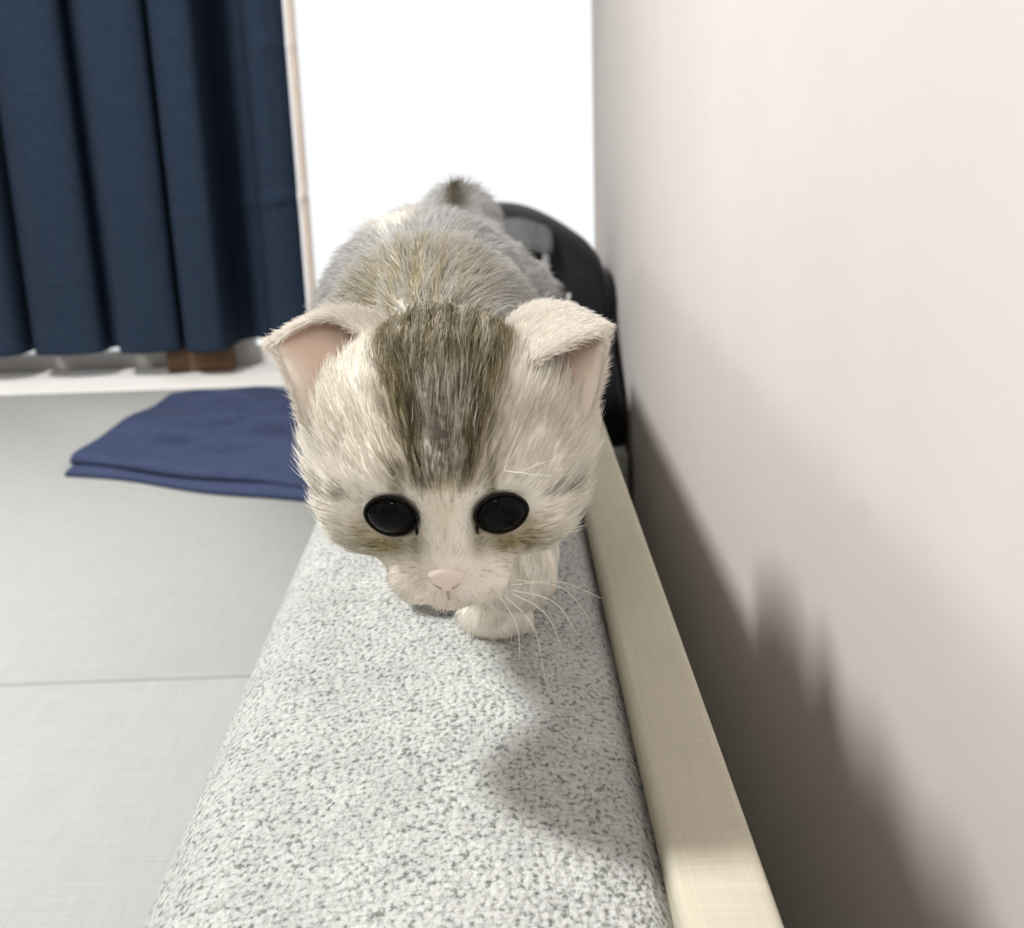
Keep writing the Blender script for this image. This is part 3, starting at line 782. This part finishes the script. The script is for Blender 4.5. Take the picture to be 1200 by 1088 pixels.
tube(bm, [H(0, -17.4, 44.6), H(0, -19.5, 43.0), H(0, -22.5, 41.3)], 0.0004, 0.0003, 6)
child(obj('mouth', bm, M['mouth'], None, True), kit)

# ---- whiskers
def whisk(pts, r=0.00016):
    c = catmull(np.array(pts), np.linspace(0, len(pts) - 1, 14))
    bm = bmesh.new(); tube(bm, c, r, r * 0.35, 5)
    child(obj('whisker', bm, M['whisker'], None, True), kit)
WR = H(11, -15, 40); WL = H(-11, -15, 40)
for pts in ([(600, 686, .322), (655, 682, .325), (706, 702, .335)], [(598, 692, .321), (648, 705, .325), (676, 742, .335)], [(592, 700, .32), (625, 735, .322), (640, 802, .33)],
            [(586, 700, .32), (606, 735, .322), (609, 775, .326)], [(604, 680, .323), (660, 690, .33), (690, 725, .34)], [(600, 696, .32), (640, 720, .324), (660, 765, .332)]):
    whisk([P(*q_) for q_ in pts])
for pts in ([(462, 690, .322), (420, 700, .325), (376, 728, .334)], [(466, 696, .322), (430, 718, .325), (398, 760, .334)], [(458, 684, .323), (410, 684, .328), (356, 700, .338)]):
    whisk([P(*q_) for q_ in pts], 0.00013)
for pts in ([(596, 560, .318), (640, 541, .312), (688, 530, .316)], [(592, 552, .318), (640, 558, .312), (668, 556, .314)], [(588, 560, .318), (600, 525, .314), (612, 498, .314)],
            [(462, 562, .318), (430, 535, .312), (396, 520, .314)]):
    whisk([P(*q_) for q_ in pts], 0.00013)

# ---- fur
tri = np.concatenate([F[:, [0, 1, 2]], F[:, [0, 2, 3]]])
A_, B_, C_ = V[tri[:, 0]], V[tri[:, 1]], V[tri[:, 2]]
ar = 0.5 * np.linalg.norm(np.cross(B_ - A_, C_ - A_), axis=-1)
cen = (A_ + B_ + C_) / 3
hq = to_head(cen); hd = np.linalg.norm(hq, axis=-1)
dens = np.where(hd < 52, 1.0, 0.55)
dens = np.where((cen[:, 2] < ST + 0.003), 0, dens)
dens = np.where(cen[:, 1] > 0.70, 0.3 * dens, dens)
NH = 95000
ti = rng.choice(len(tri), NH, p=ar * dens / (ar * dens).sum())
u1 = rng.random(NH); u2 = rng.random(NH); sw = u1 + u2 > 1; u1[sw] = 1 - u1[sw]; u2[sw] = 1 - u2[sw]
pos = A_[ti] + (B_[ti] - A_[ti]) * u1[:, None] + (C_[ti] - A_[ti]) * u2[:, None]
nr = grad(pos); nr /= np.maximum(np.linalg.norm(nr, axis=-1, keepdims=True), 1e-9)
q = to_head(pos)
keep = np.ones(NH, bool)
for e in EYES:
    dx = (q[:, 0] - e[0]) / 7.6; dy = (q[:, 1] - e[1]) / 6.6; keep &= ~((dx * dx + dy * dy < 1) & (q[:, 2] > 15))
keep &= ~((np.abs(q[:, 0]) < 4.8) & (q[:, 1] < -10.5) & (q[:, 1] > -18.5) & (q[:, 2] > 36))
pos, nr, q = pos[keep], nr[keep], q[keep]
NH = len(pos)
hd = np.linalg.norm(q, axis=-1)
isb = ss(hd, 46, 58)
# growth direction: away from the nose on the head, back and down on the body
dn = q - np.array([0, -13, 43.0]); nd = np.linalg.norm(dn, axis=-1)
fh = (dn / np.maximum(nd, 1)[:, None]) @ HR
side = np.sign(q[:, 0]) * ss(np.abs(q[:, 0]), 10, 30) * ss(-q[:, 1], -8, 14)
fh = fh + (side * 0.5)[:, None] * HX - (ss(-q[:, 1], -5, 15) * 0.35)[:, None] * HY
fb = np.tile(np.array([0.0, 0.8, -0.35]), (NH, 1)); fb[:, 0] += np.clip((pos[:, 0] + 0.036) * 6, -.5, .5)
low = 1 - ss(pos[:, 2] - ST, .03, .07)
fb = fb * (1 - low)[:, None] + np.array([0, -0.1, -1.0]) * low[:, None]
fl = fh * (1 - isb)[:, None] + fb * isb[:, None]
fl -= nr * (fl * nr).sum(-1)[:, None]
fl /= np.maximum(np.linalg.norm(fl, axis=-1, keepdims=True), 1e-6)
ln = 0.0022 + 0.0058 * ss(nd, 10, 55) + 0.0020 * ss(np.abs(q[:, 0]), 22, 38) * (1 - isb)
ln = np.where(isb > 0.5, 0.0095 * (1 - low) + 0.0040 * low, ln) * rng.uniform(.65, 1.25, NH)
eyd = np.minimum(*[np.hypot((q[:, 0] - e[0]) / 8.2, (q[:, 1] - e[1]) / 7.0) for e in EYES])
ln *= np.where(q[:, 2] > 10, 0.35 + 0.65 * ss(eyd, 1.0, 1.9), 1)
lift = (0.28 + 0.25 * isb * (1 - low))[:, None]
clump = np.stack([np.sin(pos[:, 0] * 700 + np.sin(pos[:, 2] * 400) * 2), np.sin(pos[:, 1] * 640 + 1 + np.sin(pos[:, 0] * 350) * 2), np.sin(pos[:, 2] * 690 + 2)], -1) * 0.16
dirn = fl + nr * lift + clump + rng.normal(0, .10, (NH, 3))
dirn /= np.linalg.norm(dirn, axis=-1, keepdims=True)
col = coat(pos, rng.normal(0, .55, (NH, 2)))
bandk = (1 - ss(np.abs(q[:, 0]), 11, 18)) * ss(q[:, 1], 2, 8) * (hd < 55)
cl_ = np.sin(pos[:, 0] * 2300 + 3 * np.sin(pos[:, 2] * 260 + pos[:, 0] * 300)) * np.sin(pos[:, 2] * 330 + pos[:, 0] * 420)
col = col * (1 + 0.45 * (cl_ * bandk)[:, None])
col = lerp(col, np.tile(np.array([.62, .58, .50]), (NH, 1)), bandk * (rng.random(NH) < 0.16))
br = rng.normal(1.0, .10, NH) * (1 + rng.normal(0, .22, NH) * bandk); col = np.clip(col * br[:, None], 0, .95)
K = 5
allp = np.zeros((NH, K, 3))
for k in range(K):
    t = k / (K - 1)
    allp[:, k] = pos + (dirn * t + (fl * 0.30 - nr * 0.22) * t * t) * ln[:, None]
allp[:, :, 2] = np.maximum(allp[:, :, 2], ST + 0.0012)
rad = np.where(isb > 0.5, 0.00013, 0.00009)
ep = np.zeros((len(ear_hair), K, 3)); ec = np.zeros((len(ear_hair), 3)); er = np.zeros(len(ear_hair))
for i, (p0, d0, l0, c0, r0) in enumerate(ear_hair):
    d0 = d0 / np.linalg.norm(d0)
    for k in range(K): ep[i, k] = p0 + d0 * l0 * k / (K - 1) - cu * (0.12 * l0 * (k / (K - 1)) ** 2)
    ec[i] = c0; er[i] = r0
def hair_object(name, pts, col, rad, parent):
    hc = bpy.data.hair_curves.new(name); n = len(pts)
    hc.add_curves([K] * n)
    hc.attributes['position'].data.foreach_set('vector', pts.astype(np.float32).ravel())
    ra = hc.attributes.get('radius') or hc.attributes.new('radius', 'FLOAT', 'POINT')
    tp = np.array([1.0, 0.95, 0.8, 0.55, 0.12])
    ra.data.foreach_set('value', (rad[:, None] * tp[None]).astype(np.float32).ravel())
    ca = hc.attributes.new('col', 'FLOAT_COLOR', 'CURVE')
    ca.data.foreach_set('color', np.concatenate([col, np.ones((n, 1))], 1).astype(np.float32).ravel())
    hc.materials.append(M['hair'])
    o = bpy.data.objects.new(name, hc); C.objects.link(o); child(o, parent)
    o['kind'] = 'stuff'
    return o
hair_object('fur', np.concatenate([allp, ep]), np.concatenate([col, ec]), np.concatenate([rad, er]), kit)
